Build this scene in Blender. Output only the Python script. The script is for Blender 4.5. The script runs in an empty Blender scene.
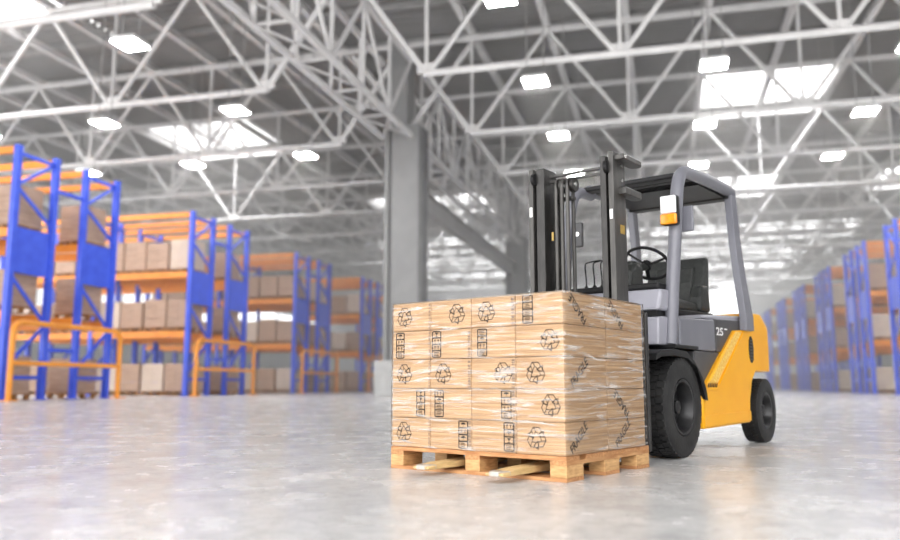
import bpy, bmesh, math, random
from mathutils import Vector, Matrix
random.seed(7)
C = bpy.context.scene.collection
SC = bpy.context.scene
PI = math.pi

# ------------------------------------------------------------------ materials
def nmat(name, col, rough=.5, metal=0., col2=None, scale=6., stretch=(1, 1, 1), bump=0., bscale=40., detail=4., coat=0., lo=.35, hi=.65, spec=.5):
    m = bpy.data.materials.new(name); m.use_nodes = True
    nt = m.node_tree; b = nt.nodes['Principled BSDF']
    b.inputs['Base Color'].default_value = (*col, 1)
    b.inputs['Roughness'].default_value = rough
    b.inputs['Metallic'].default_value = metal
    b.inputs['Specular IOR Level'].default_value = spec
    if coat: b.inputs['Coat Weight'].default_value = coat; b.inputs['Coat Roughness'].default_value = .12
    tc = nt.nodes.new('ShaderNodeTexCoord'); mp = nt.nodes.new('ShaderNodeMapping')
    mp.inputs['Scale'].default_value = stretch
    nt.links.new(tc.outputs['Object'], mp.inputs['Vector'])
    if col2:
        n = nt.nodes.new('ShaderNodeTexNoise'); n.inputs['Scale'].default_value = scale; n.inputs['Detail'].default_value = detail
        r = nt.nodes.new('ShaderNodeValToRGB'); r.color_ramp.elements[0].position = lo; r.color_ramp.elements[1].position = hi
        r.color_ramp.elements[0].color = (*col, 1); r.color_ramp.elements[1].color = (*col2, 1)
        nt.links.new(mp.outputs[0], n.inputs['Vector']); nt.links.new(n.outputs['Fac'], r.inputs[0]); nt.links.new(r.outputs[0], b.inputs['Base Color'])
    if bump:
        n2 = nt.nodes.new('ShaderNodeTexNoise'); n2.inputs['Scale'].default_value = bscale; n2.inputs['Detail'].default_value = 3
        bp = nt.nodes.new('ShaderNodeBump'); bp.inputs['Strength'].default_value = bump; bp.inputs['Distance'].default_value = .01
        nt.links.new(mp.outputs[0], n2.inputs['Vector']); nt.links.new(n2.outputs['Fac'], bp.inputs['Height']); nt.links.new(bp.outputs[0], b.inputs['Normal'])
    return m

def emat(name, col, s):
    m = bpy.data.materials.new(name); m.use_nodes = True
    b = m.node_tree.nodes['Principled BSDF']
    b.inputs['Base Color'].default_value = (.8, .8, .8, 1)
    b.inputs['Emission Color'].default_value = (*col, 1); b.inputs['Emission Strength'].default_value = s
    return m

M = {}
M['yellow'] = nmat('yellow_paint', (.90, .41, .006), .38, col2=(.93, .45, .010), scale=3, spec=.35)
M['yellow_worn'] = nmat('yellow_paint_scuffed', (.80, .45, .06), .5, col2=(.90, .66, .20), scale=60, bump=.2, lo=.45, hi=.6)
M['grey_paint'] = nmat('grey_paint', (.155, .157, .185), .38, col2=(.18, .182, .21), scale=4, coat=.15)
M['light_grey_paint'] = nmat('light_grey_paint', (.33, .33, .38), .38, col2=(.37, .37, .42), scale=3, coat=.15)
M['dark_grey_paint'] = nmat('dark_grey_paint', (.055, .054, .058), .45, col2=(.07, .069, .073), scale=5)
M['mast_steel'] = nmat('mast_steel', (.024, .023, .022), .36, metal=.3, col2=(.042, .040, .038), scale=14, stretch=(3, 3, .6), bump=.06)
M['mast_web'] = nmat('mast_web_steel', (.048, .046, .044), .34, metal=.3, col2=(.078, .075, .07), scale=10, stretch=(3, 3, .6))
M['black'] = nmat('black_plastic', (.008, .008, .009), .5, col2=(.014, .014, .015), scale=20, spec=.3)
M['seat'] = nmat('seat_vinyl', (.022, .024, .023), .45, col2=(.034, .036, .034), spec=.35, scale=30, bump=.15, bscale=200)
M['rubber'] = nmat('tire_rubber', (.017, .017, .018), .62, col2=(.030, .030, .030), spec=.3, scale=9, bump=.3, bscale=50)
M['rim'] = nmat('wheel_rim_paint', (.018, .018, .020), .35, metal=.4, col2=(.035, .035, .036), scale=8)
M['chrome'] = nmat('bright_steel', (.55, .55, .54), .22, metal=.9, col2=(.62, .62, .6), scale=10)
M['white_lens'] = nmat('white_lens', (.92, .92, .95), .12, col2=(.95, .95, .96), scale=30, coat=.5)
M['amber'] = nmat('amber_lens', (.95, .30, .01), .15, col2=(.98, .40, .02), scale=30, coat=.5)
M['sticker_white'] = nmat('white_sticker', (.9, .9, .9), .4, col2=(.85, .85, .85), scale=40)
M['sticker_yellow'] = nmat('yellow_sticker', (.42, .28, .05), .4, col2=(.34, .22, .05), scale=40)
M['cardboard'] = nmat('cardboard', (.40, .235, .115), .75, col2=(.66, .445, .25), scale=5, stretch=(.45, .45, 26), detail=6, bump=.06)
M['ink'] = nmat('printed_ink', (.020, .013, .010), .9, col2=(.035, .024, .018), scale=120, spec=.1)
M['tape'] = nmat('brown_tape', (.16, .10, .06), .45, col2=(.36, .24, .15), scale=60, stretch=(1, 1, 2))
M['wood'] = nmat('pallet_wood', (.38, .16, .055), .65, col2=(.60, .32, .14), scale=7, stretch=(9, 1, 9), bump=.2, detail=6)
M['wood_x'] = nmat('pallet_wood_cross', (.40, .18, .065), .65, col2=(.58, .32, .14), scale=7, stretch=(1, 9, 9), bump=.2, detail=6)
M['wood_pale'] = nmat('pallet_block_wood', (.48, .26, .10), .65, col2=(.68, .42, .19), scale=9, stretch=(2, 2, 9), bump=.2)
M['fork'] = nmat('worn_fork_steel', (.52, .36, .16), .5, col2=(.75, .55, .26), scale=9, stretch=(1, 6, 6), bump=.2)
M['fork_tip'] = nmat('bare_fork_steel', (.45, .42, .38), .4, metal=.6, col2=(.62, .59, .54), scale=20)
M['steel_white'] = nmat('white_painted_steel', (.70, .69, .685), .5, col2=(.78, .77, .765), scale=2)
M['steel_grey'] = nmat('grey_painted_steel', (.33, .325, .32), .55, col2=(.39, .385, .38), scale=2)
M['column'] = nmat('column_paint', (.27, .27, .268), .5, col2=(.31, .31, .308), scale=1.5)
M['column_dark'] = nmat('column_dark_tone', (.11, .11, .112), .5, col2=(.14, .14, .142), scale=2)
M['concrete_plinth'] = nmat('plinth_concrete', (.50, .50, .49), .8, col2=(.58, .58, .57), scale=4, bump=.2)
M['roof'] = nmat('roof_sheet', (.27, .265, .26), .5, col2=(.31, .305, .30), scale=1)
M['wall'] = nmat('wall_panel', (.62, .62, .62), .6, col2=(.68, .68, .68), scale=.5)
M['rack_blue'] = nmat('rack_blue_paint', (.045, .10, .74), .4, col2=(.06, .13, .82), scale=3)
M['rack_orange'] = nmat('rack_orange_paint', (.86, .27, .025), .42, col2=(.92, .33, .04), scale=3)
M['guard_orange'] = nmat('guard_orange_paint', (.90, .33, .03), .4, col2=(.94, .38, .05), scale=3)
M['load'] = nmat('carton_load_board', (.42, .28, .20), .7, col2=(.54, .38, .28), scale=1.5, stretch=(1, 1, 6))
M['load_pale'] = nmat('pale_carton_load_board', (.62, .50, .40), .65, col2=(.72, .60, .50), scale=1.5, stretch=(1, 1, 6))
M['pallet_far'] = nmat('orange_brown_pallet_wood', (.30, .13, .04), .7, col2=(.38, .18, .06), scale=5)
M['lamp_body'] = nmat('lamp_housing', (.80, .80, .80), .4, col2=(.84, .84, .84), scale=6)
M['lamp_glow'] = emat('lamp_diffuser', (1, .99, .97), 45.0)

# concrete floor
def floor_mat():
    m = bpy.data.materials.new('polished_concrete'); m.use_nodes = True
    nt = m.node_tree; L = nt.links; b = nt.nodes['Principled BSDF']
    tc = nt.nodes.new('ShaderNodeTexCoord')
    def noise(scale, det, rgh=.55, dist=0):
        n = nt.nodes.new('ShaderNodeTexNoise'); n.inputs['Scale'].default_value = scale; n.inputs['Detail'].default_value = det
        n.inputs['Roughness'].default_value = rgh; n.inputs['Distortion'].default_value = dist
        L.new(tc.outputs['Object'], n.inputs['Vector']); return n
    def ramp(n, p0, c0, p1, c1):
        r = nt.nodes.new('ShaderNodeValToRGB'); r.color_ramp.elements[0].position = p0; r.color_ramp.elements[1].position = p1
        r.color_ramp.elements[0].color = c0; r.color_ramp.elements[1].color = c1
        L.new(n.outputs['Fac'], r.inputs[0]); return r
    big = ramp(noise(.9, 6, .6, .4), .3, (.60, .60, .60, 1), .7, (.80, .795, .79, 1))
    mid = ramp(noise(9, 8, .7, .6), .40, (.80, .80, .80, 1), .56, (1, 1, 1, 1))
    speck = ramp(noise(30, 7, .78, 2.2), .39, (.55, .55, .54, 1), .45, (1, 1, 1, 1))
    mx = nt.nodes.new('ShaderNodeMix'); mx.data_type = 'RGBA'; mx.blend_type = 'MULTIPLY'; mx.inputs['Factor'].default_value = 1
    L.new(big.outputs[0], mx.inputs['A']); L.new(mid.outputs[0], mx.inputs['B'])
    mx2 = nt.nodes.new('ShaderNodeMix'); mx2.data_type = 'RGBA'; mx2.blend_type = 'MULTIPLY'; mx2.inputs['Factor'].default_value = .75
    L.new(mx.outputs['Result'], mx2.inputs['A']); L.new(speck.outputs[0], mx2.inputs['B'])
    L.new(mx2.outputs['Result'], b.inputs['Base Color'])
    rr = ramp(noise(2.2, 5, .6), .35, (.20, .20, .20, 1), .7, (.32, .32, .32, 1))
    L.new(rr.outputs[0], b.inputs['Roughness'])
    bn = noise(14, 6, .65)
    bp = nt.nodes.new('ShaderNodeBump'); bp.inputs['Strength'].default_value = .10; bp.inputs['Distance'].default_value = .01
    L.new(bn.outputs['Fac'], bp.inputs['Height']); L.new(bp.outputs[0], b.inputs['Normal'])
    return m
M['floor'] = floor_mat()

def film_mat():
    m = bpy.data.materials.new('stretch_film'); m.use_nodes = True
    nt = m.node_tree; L = nt.links
    for n in list(nt.nodes): nt.nodes.remove(n)
    out = nt.nodes.new('ShaderNodeOutputMaterial')
    tc = nt.nodes.new('ShaderNodeTexCoord'); mp = nt.nodes.new('ShaderNodeMapping'); mp.inputs['Scale'].default_value = (1.3, 1.3, 17); mp.inputs['Rotation'].default_value = (.02, .03, 0)
    L.new(tc.outputs['Object'], mp.inputs['Vector'])
    n = nt.nodes.new('ShaderNodeTexNoise'); n.inputs['Scale'].default_value = 2.2; n.inputs['Detail'].default_value = 9; n.inputs['Roughness'].default_value = .62; n.inputs['Distortion'].default_value = 1.1
    L.new(mp.outputs[0], n.inputs['Vector'])
    r = nt.nodes.new('ShaderNodeValToRGB'); r.color_ramp.elements[0].position = .50; r.color_ramp.elements[1].position = .76
    r.color_ramp.elements[0].color = (.02, .02, .02, 1); r.color_ramp.elements[1].color = (.76, .76, .76, 1)
    L.new(n.outputs['Fac'], r.inputs[0])
    bp = nt.nodes.new('ShaderNodeBump'); bp.inputs['Strength'].default_value = .55; bp.inputs['Distance'].default_value = .012
    L.new(n.outputs['Fac'], bp.inputs['Height'])
    tr = nt.nodes.new('ShaderNodeBsdfTransparent')
    pr = nt.nodes.new('ShaderNodeBsdfPrincipled'); pr.inputs['Base Color'].default_value = (.93, .91, .88, 1); pr.inputs['Roughness'].default_value = .25
    L.new(bp.outputs[0], pr.inputs['Normal'])
    gl = nt.nodes.new('ShaderNodeBsdfGlossy'); gl.inputs['Roughness'].default_value = .16; L.new(bp.outputs[0], gl.inputs['Normal'])
    m1 = nt.nodes.new('ShaderNodeMixShader'); L.new(r.outputs[0], m1.inputs[0]); L.new(tr.outputs[0], m1.inputs[1]); L.new(pr.outputs[0], m1.inputs[2])
    fr = nt.nodes.new('ShaderNodeFresnel'); fr.inputs['IOR'].default_value = 1.22; L.new(bp.outputs[0], fr.inputs['Normal'])
    m2 = nt.nodes.new('ShaderNodeMixShader'); L.new(fr.outputs[0], m2.inputs[0]); L.new(m1.outputs[0], m2.inputs[1]); L.new(gl.outputs[0], m2.inputs[2])
    L.new(m2.outputs[0], out.inputs[0])
    return m
M['film'] = film_mat()

# ------------------------------------------------------------------ mesh builder
class MB:
    def __init__(s): s.v = []; s.f = []; s.sm = []
    def add(s, vs, fs, smooth=False):
        k = len(s.v); s.v += [tuple(v) for v in vs]; s.f += [tuple(i + k for i in f) for f in fs]; s.sm += [smooth] * len(fs); return s
    def box(s, x0, x1, y0, y1, z0, z1):
        vs = [(x, y, z) for x in (x0, x1) for y in (y0, y1) for z in (z0, z1)]
        return s.add(vs, [(0, 1, 3, 2), (4, 6, 7, 5), (0, 4, 5, 1), (2, 3, 7, 6), (0, 2, 6, 4), (1, 5, 7, 3)])
    def bar(s, p, q, w, h, up=(0, 0, 1)):
        p, q = Vector(p), Vector(q); d = (q - p).normalized(); up = Vector(up)
        if abs(d.dot(up)) > .98: up = Vector((1, 0, 0))
        sx = d.cross(up).normalized(); uz = sx.cross(d).normalized()
        vs = [e + sx * (i * w / 2) + uz * (j * h / 2) for e in (p, q) for i, j in ((-1, -1), (1, -1), (1, 1), (-1, 1))]
        return s.add(vs, [(3, 2, 1, 0), (4, 5, 6, 7), (0, 1, 5, 4), (1, 2, 6, 5), (2, 3, 7, 6), (3, 0, 4, 7)])
    def tube(s, pts, r, seg=10, closed=False, rz=None):
        pts = [Vector(p) for p in pts]; n = len(pts); vs = []; fs = []
        t0 = (pts[1] - pts[0]).normalized(); ref = Vector((0, 0, 1)) if abs(t0.z) < .9 else Vector((0, 1, 0))
        nrm = t0.cross(ref).normalized()
        for i, p in enumerate(pts):
            if closed: t = (pts[(i + 1) % n] - pts[i - 1]).normalized()
            else: t = (pts[min(i + 1, n - 1)] - pts[max(i - 1, 0)]).normalized()
            nrm = (nrm - t * nrm.dot(t)).normalized(); bn = t.cross(nrm)
            for k in range(seg):
                a = 2 * PI * k / seg
                ri = r[i] if isinstance(r, (list, tuple)) else r
                vs.append(p + (nrm * math.cos(a) + bn * math.sin(a) * (rz or 1)) * ri)
        m = n if closed else n - 1
        for i in range(m):
            for k in range(seg):
                a, b = i * seg + k, i * seg + (k + 1) % seg; c, d = ((i + 1) % n) * seg + (k + 1) % seg, ((i + 1) % n) * seg + k
                fs.append((a, b, c, d))
        if not closed: fs.append(tuple(range(seg))[::-1]); fs.append(tuple((n - 1) * seg + k for k in range(seg)))
        return s.add(vs, fs, True)
    def lathe_y(s, prof, cx, cz, seg=40, caps=True):
        # prof: list of (y, r), revolved around the y-axis through (cx, cz)
        vs = []; fs = []; n = len(prof)
        for y, r in prof:
            for k in range(seg):
                a = 2 * PI * k / seg; vs.append((cx + r * math.cos(a), y, cz + r * math.sin(a)))
        for i in range(n - 1):
            for k in range(seg):
                fs.append((i * seg + k, i * seg + (k + 1) % seg, (i + 1) * seg + (k + 1) % seg, (i + 1) * seg + k))
        if caps: fs.append(tuple(range(seg))); fs.append(tuple((n - 1) * seg + k for k in range(seg))[::-1])
        return s.add(vs, fs, True)
    def prism_y(s, poly, y0, y1):
        n = len(poly); vs = [(x, y0, z) for x, z in poly] + [(x, y1, z) for x, z in poly]
        fs = [tuple(range(n)), tuple(range(n, 2 * n))[::-1]] + [(i, i + n, (i + 1) % n + n, (i + 1) % n) for i in range(n)]
        return s.add(vs, fs)
    def prism_x(s, poly, x0, x1):
        n = len(poly); vs = [(x0, y, z) for y, z in poly] + [(x1, y, z) for y, z in poly]
        fs = [tuple(range(n)), tuple(range(n, 2 * n))[::-1]] + [(i, i + n, (i + 1) % n + n, (i + 1) % n) for i in range(n)]
        return s.add(vs, fs)
    def prism_z(s, poly, z0, z1):
        n = len(poly); vs = [(x, y, z0) for x, y in poly] + [(x, y, z1) for x, y in poly]
        fs = [tuple(range(n))[::-1], tuple(range(n, 2 * n))] + [(i, (i + 1) % n, (i + 1) % n + n, i + n) for i in range(n)]
        return s.add(vs, fs)
    def build(s, name, mat, parent=None, bevel=0, seg=2, fix=True):
        me = bpy.data.meshes.new(name); me.from_pydata(s.v, [], s.f)
        for p, k in zip(me.polygons, s.sm): p.use_smooth = k
        if fix:
            bm = bmesh.new(); bm.from_mesh(me); bmesh.ops.recalc_face_normals(bm, faces=bm.faces); bm.to_mesh(me); bm.free()
        me.materials.append(mat)
        if any(s.sm): me.set_sharp_from_angle(angle=math.radians(38))
        o = bpy.data.objects.new(name, me); C.objects.link(o)
        if parent: o.parent = parent
        if bevel:
            b = o.modifiers.new('bevel', 'BEVEL'); b.width = bevel; b.segments = seg; b.limit_method = 'ANGLE'; b.angle_limit = math.radians(40)
            b.harden_normals = False
        return o

def thing(name, label, cat, loc=(0, 0, 0), rz=0, group=None):
    o = bpy.data.objects.new(name, None); C.objects.link(o); o.empty_display_size = .2
    o.location = loc; o.rotation_euler = (0, 0, rz); o['label'] = label; o['category'] = cat
    if group: o['group'] = group
    return o
def tag(o, label, cat, group=None, loc=None, rz=None):
    o['label'] = label; o['category'] = cat
    if group: o['group'] = group
    if loc is not None: o.location = loc
    if rz is not None: o.rotation_euler = (0, 0, rz)
    return o
def struct(o, rz=None):
    o['kind'] = 'structure'
    if rz is not None: o.rotation_euler = (0, 0, rz)
    return o
def dup(root, loc, rz, label, group=None):
    r = root.copy(); C.objects.link(r); r.location = loc; r.rotation_euler = (0, 0, rz); r['label'] = label
    if group: r['group'] = group
    for ch in list(root.children):
        c = ch.copy(); C.objects.link(c); c.parent = r
        for g in list(ch.children):
            d = g.copy(); C.objects.link(d); d.parent = c
    return r
ORD = ['first', 'second', 'third', 'fourth', 'fifth', 'sixth', 'seventh', 'eighth', 'ninth', 'tenth', 'eleventh', 'twelfth', 'thirteenth', 'fourteenth', 'fifteenth', 'sixteenth']

# ------------------------------------------------------------------ frames of reference
# warehouse: local x runs down the aisle (u), local y to the left (-v)
AZ = 14.9; WR = math.radians(90 - AZ)
ca, sa = math.cos(WR), math.sin(WR)
def W(u, v, z=0): return (u * ca + v * sa, u * sa - v * ca, z)
# truck and pallet: local x = a (away from the load's open face), local y = b (to the left)
FR = math.radians(52); P0 = (0.5969, 4.1937, 0)
def T(a, b, z=0): return (P0[0] + a * math.cos(FR) - b * math.sin(FR), P0[1] + a * math.sin(FR) + b * math.cos(FR), z)

# ------------------------------------------------------------------ setting
UF = 132.; VL = -58.; VR = 42.
fl = MB().add([W(-14, VL), W(-14, VR), W(UF, VR), W(UF, VL)], [(0, 1, 2, 3)]).build('floor', M['floor'], fix=False)
fl['kind'] = 'structure'

TZ0, TZ1 = 12.0, 16.6
NU = [20 + 7.4 * i for i in range(15)]
RP = 7.1                                              # truss panel length
RN = [-8.2 + RP * i for i in range(8)]                # bottom nodes of the right bay (v)
LN = [-14.8 - RP * i for i in range(7)]
SKY = {}                                              # skylight cells
cu = [-14, -2, 12.6] + NU + [UF]  # near roof strips, out of view, added to shield the foreground from zenith light
def sky_cell(u0, v0):
    near = lambda a, b: abs(a - b) < .4
    if near(u0, 42.2) and (near(v0, 2.45) or near(v0, 6.0) or near(v0, -32.55) or near(v0, -29.0)): return True
    if near(u0, 20) and (near(v0, -29.0) or near(v0, -32.55)): return True
    if near(u0, 64.4) and (near(v0, 6.0) or near(v0, 2.45) or near(v0, -25.45) or near(v0, -21.9) or near(v0, -18.35) or near(v0, 16.65) or near(v0, -4.65)): return True
    if near(u0, 86.6) and abs(v0 - 6) < 14 and int(v0 * 10) % 2 == 0: return True  # from here on: far skylight openings added to brighten the hazy depth
    if u0 > 80 and (abs(v0 - 4) < 9.5 or abs(v0 + 25) < 9.5): return near(u0, 86.6) or near(u0, 101.4) or near(u0, 116.2)
    return False
# corrugated roof sheets with open skylight cells
rb = MB(); zr = 17.35
vs_edges = sorted(set([VL] + [round(-14.8 - 3.55 * i, 3) for i in range(12)] + [round(-8.2 + 3.55 * i, 3) for i in range(14)] + [VR]))
cells = []
for i in range(len(cu) - 1):
    for j in range(len(vs_edges) - 1):
        u0, u1, v0, v1 = cu[i], cu[i + 1], vs_edges[j], vs_edges[j + 1]
        if v1 - v0 < .3: continue
        if abs(u0 - 27.4) < .3 and (abs(v0 + 29.0) < .3 or abs(v0 + 32.55) < .3): cells.append((u0, u0 + 1.7, v0, v1)); u0 += 1.7
        elif sky_cell(u0, v0): cells.append((u0 + 1.9, u1, v0, v1)); u1 = u0 + 1.9
        n = max(2, int((u1 - u0) / .46)); st = (u1 - u0) / n
        pr = []
        for k in range(n):
            b = u0 + k * st; pr += [(b, 0), (b + st * .3, 0), (b + st * .42, .13), (b + st * .88, .13)]
        pr.append((u1, 0))
        vs = []
        for (uu, dz) in pr: vs += [W(uu, v0, zr + dz), W(uu, v1, zr + dz)]
        rb.add(vs, [(2 * k, 2 * k + 1, 2 * k + 3, 2 * k + 2) for k in range(len(pr) - 1)])
o = rb.build('ceiling', M['roof'], fix=False); struct(o)
# skylight kerbs and glazing bars
for i, (u0, u1, v0, v1) in enumerate(cells):
    k = MB()
    for a, b in (((u0, v0), (u1, v0)), ((u0, v1), (u1, v1)), ((u0, v0), (u0, v1)), ((u1, v0), (u1, v1))):
        k.bar(W(*a, zr + .15), W(*b, zr + .15), .12, .5)
    o = k.build('window_%d' % (i + 1), M['steel_white']); struct(o)

def wall(name, A, B, bands, mull):
    A, B = Vector(A), Vector(B); m = MB()
    for z0, z1 in bands: m.bar((A.x, A.y, (z0 + z1) / 2), (B.x, B.y, (z0 + z1) / 2), .3, z1 - z0)
    n = int((B - A).length / mull)
    for i in range(n + 1):
        p = A.lerp(B, i / n); m.box(p.x - .12, p.x + .12, p.y - .12, p.y + .12, 0, 17)
    struct(m.build(name, M['wall']))
wall('wall_left', W(14, VL), W(UF, VL), [(0, 7.6), (11.5, 17.5)], 6)
wall('wall_right', W(14, VR), W(UF, VR), [(0, 8.4), (11.5, 17.5)], 6)
wall('wall_back_left', W(UF, VL), W(UF, -24), [(0, 17.5)], 8)
wall('wall_back_right', W(UF, 12), W(UF, VR), [(0, 17.5)], 8)
wall('wall_back', W(UF, -24), W(UF, 12), [(0, .8), (8.2, 8.5), (16.4, 17.5)], 8)

# ------------------------------------------------------------------ roof steelwork
def truss(nodes, sgn, label):
    t = thing('roof_truss', label, 'roof truss', (0, 0, 0), 0, None)
    # local: x = along v from first node (scaled by sgn), built in world by root rotation; local y = -v
    L_ = (len(nodes) - 1) * RP
    Y = lambda d: -sgn * d
    MB().tube([(0, Y(-.1), TZ0), (0, Y(L_), TZ0)], .13, 8).build('bottom_chord', M['steel_white'], t)
    MB().bar((0, Y(-.3), TZ1), (0, Y(L_), TZ1), .16, .26).build('top_chord', M['steel_white'], t)
    for i in range(len(nodes)):
        d = i * RP
        MB().tube([(0, Y(d), TZ0), (0, Y(d), TZ1)], .075, 6).build('vertical', M['steel_white'], t)
        if i < len(nodes) - 1:
            MB().tube([(0, Y(d + .12), TZ0), (0, Y(d + RP / 2), TZ1)], .095, 6).build('diagonal', M['steel_white'], t)
            MB().tube([(0, Y(d + RP - .12), TZ0), (0, Y(d + RP / 2), TZ1)], .095, 6).build('diagonal', M['steel_white'], t)
    MB().bar((0, Y(-3.2), TZ1), (0, Y(-.2), TZ0 + .25), .14, .2).build('end_strut', M['steel_white'], t)
    MB().bar((0, Y(-3.3), TZ1), (0, Y(-.3), TZ1), .16, .22).build('tie', M['steel_white'], t)
    for i in range(len(nodes)):
        d = i * RP; MB().box(-.04, .04, min(Y(d - .35), Y(d + .35)), max(Y(d - .35), Y(d + .35)), TZ0 + .02, TZ0 + .38).build('gusset', M['steel_white'], t)
    return t
tr = truss(RN[:7], 1, 'x'); tl = truss(LN[:7], -1, 'x')
for i, u in enumerate(NU[:13]):
    ln = 'white tubular roof truss of the right bay, %s one back from the camera' % ORD[i]
    ll = 'white tubular roof truss of the left bay, %s one back from the camera' % ORD[i]
    if i == 0:
        for t_, v_, l_ in ((tr, RN[0], ln), (tl, LN[0], ll)):
            t_.location = W(u, v_); t_.rotation_euler = (0, 0, WR); t_['label'] = l_
        tr['group'] = 'right bay roof trusses'; tl['group'] = 'left bay roof trusses'
    else:
        dup(tr, W(u, RN[0]), WR, ln); dup(tl, W(u, LN[0]), WR, ll)
# longitudinal beams on the top chords
def ibeam(m, x0, x1, yc, z0, w, h, t=.05):
    m.box(x0, x1, yc - w / 2, yc + w / 2, z0, z0 + t); m.box(x0, x1, yc - w / 2, yc + w / 2, z0 + h - t, z0 + h); m.box(x0, x1, yc - t / 2, yc + t / 2, z0 + t, z0 + h - t)
bl = [-8.2 + 3.55 * i for i in range(13)]
m = MB(); ibeam(m, 13, UF - 1, 0, TZ1 + .14, .3, .3); b0 = m.build('roof_beam', M['steel_white'])
tag(b0, 'long pale roof beam of the right bay, first right of the column line', 'roof beam', 'roof beams running down the hall', W(0, bl[0]), WR)
for i, v in enumerate(bl[1:]):
    c = b0.copy(); C.objects.link(c); tag(c, 'long pale roof beam of the right bay, %s right of the column line' % ORD[i + 1], 'roof beam', None, W(0, v), WR)
for i, v in enumerate([-14.8 - 3.55 * i for i in range(12)]):
    c = b0.copy(); C.objects.link(c); tag(c, 'long pale roof beam of the left bay, %s left of the column line' % ORD[i], 'roof beam', None, W(0, v), WR)
# cross purlins half-way between trusses and at the trusses
for side, y0, y1 in (('right', 8.2 + 3.3, -VR + .5), ('left', -VL - .5, 14.8 - 3.3)):
    m = MB(); m.box(-.09, .09, min(y0, y1), max(y0, y1), zr - .3, zr - .02); p0 = m.build('purlin', M['steel_grey'])
    k = 0
    for u in [13.5 + 3.7 * i for i in range(32)]:
        if 43 < u < 48.9 or 64.5 < u < 71 or 86.7 < u < 93 or 101.5 < u < 108 or 116.3 < u < 123 or (side == 'left' and 21 < u < 29): continue
        c = p0 if k == 0 else p0.copy()
        if k: C.objects.link(c)
        k += 1
        tag(c, 'grey cross purlin under the %s roof sheets, number %d counting back from the camera' % (side, k) if False else 'grey cross purlin pressed against the %s bay roof sheets' % side, 'purlin', '%s bay purlins' % side, W(u, 0), WR)

# lattice girder along the column line
def girder(label):
    g = thing('lattice_girder', label, 'girder')
    L_ = 27.9; n = 9; st = L_ / n
    ya, yb, z0, z1 = -.68, .68, 11.95, 15.6
    for y in (ya, yb):
        MB().bar((0, y, z0), (L_, y, z0), .20, .20).build('bottom_chord', M['steel_white'], g)
        MB().bar((0, y, z1), (L_, y, z1), .20, .20).build('top_chord', M['steel_white'], g)
    for i in range(n):
        x = i * st
        for y in (ya, yb):
            MB().bar((x, y, z0), (x, y, z1), .12, .12).build('vertical', M['steel_white'], g)
            if y > 0: continue
            if i % 2: MB().bar((x, y, z1), (x + st, y, z0), .12, .12).build('diagonal', M['steel_white'], g)
            else: MB().bar((x, y, z0), (x + st, y, z1), .12, .12).build('diagonal', M['steel_white'], g)
        q = MB(); q.bar((x, ya, z0), (x + st, yb, z0), .07, .07); q.bar((x, yb, z0), (x + st, ya, z0), .07, .07); q.bar((x, ya, z0), (x, yb, z0), .08, .08)
        q.build('bottom_lacing', M['steel_white'], g)
    return g
gd = girder('x'); VC = -11.7
for i, u in enumerate([6.45, 36.05, 65.65, 95.25]):
    lab = ['pale lattice girder running from above the camera to the nearest column', 'pale lattice girder between the nearest and the second column', 'pale lattice girder between the second and the third column', 'pale lattice girder beyond the third column'][i]
    if i == 0: gd.location = W(u, VC); gd.rotation_euler = (0, 0, WR); gd['label'] = lab; gd['group'] = 'girders on the column line'
    else: dup(gd, W(u, VC), WR, lab)
for i, u in enumerate([35.8, 65.4, 95]):
    m = MB(); ibeam(m, 0, 28.2, 0, 9.3, .5, 1.0, .08)
    tag(m.build('runway_beam', M['steel_grey']), 'grey runway beam between columns, %s back from the camera' % ORD[i], 'beam', 'runway beams', W(u, VC), WR)
def column(label):
    c = thing('column', label, 'column')
    MB().box(-.7, .7, -.62, .72, 1.55, 12.6).build('shaft', M['column'], c, .04)
    MB().box(-.6, .6, .0, .8, 12.6, 16.7).build('upper_shaft', M['column'], c, .03)
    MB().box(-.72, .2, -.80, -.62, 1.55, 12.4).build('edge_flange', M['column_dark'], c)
    MB().box(-.60, .2, .72, .84, 1.55, 12.4).build('recess_shade', M['column_dark'], c)  # gap beside the flange, its shade put into a darker colour
    MB().box(-.75, .75, .84, 1.04, 1.55, 12.4).build('flange', M['column'], c)
    MB().box(-1.0, 1.0, -1.0, 1.36, 0, 1.55).build('plinth', M['concrete_plinth'], c, .04)
    b = MB(); b.bar((0, 0, 12.6), (0, -3.0, 16.5), .2, .2); b.bar((0, 0, 12.6), (0, 3.0, 16.5), .2, .2)
    b.build('knee_brace', M['steel_white'], c)
    return c
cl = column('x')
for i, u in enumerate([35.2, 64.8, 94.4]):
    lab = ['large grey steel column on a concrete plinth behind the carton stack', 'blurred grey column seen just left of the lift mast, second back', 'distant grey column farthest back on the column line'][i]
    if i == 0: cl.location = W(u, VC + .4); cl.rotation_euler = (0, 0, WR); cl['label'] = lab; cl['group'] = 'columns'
    else: dup(cl, W(u, VC + .4), WR, lab)

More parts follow.
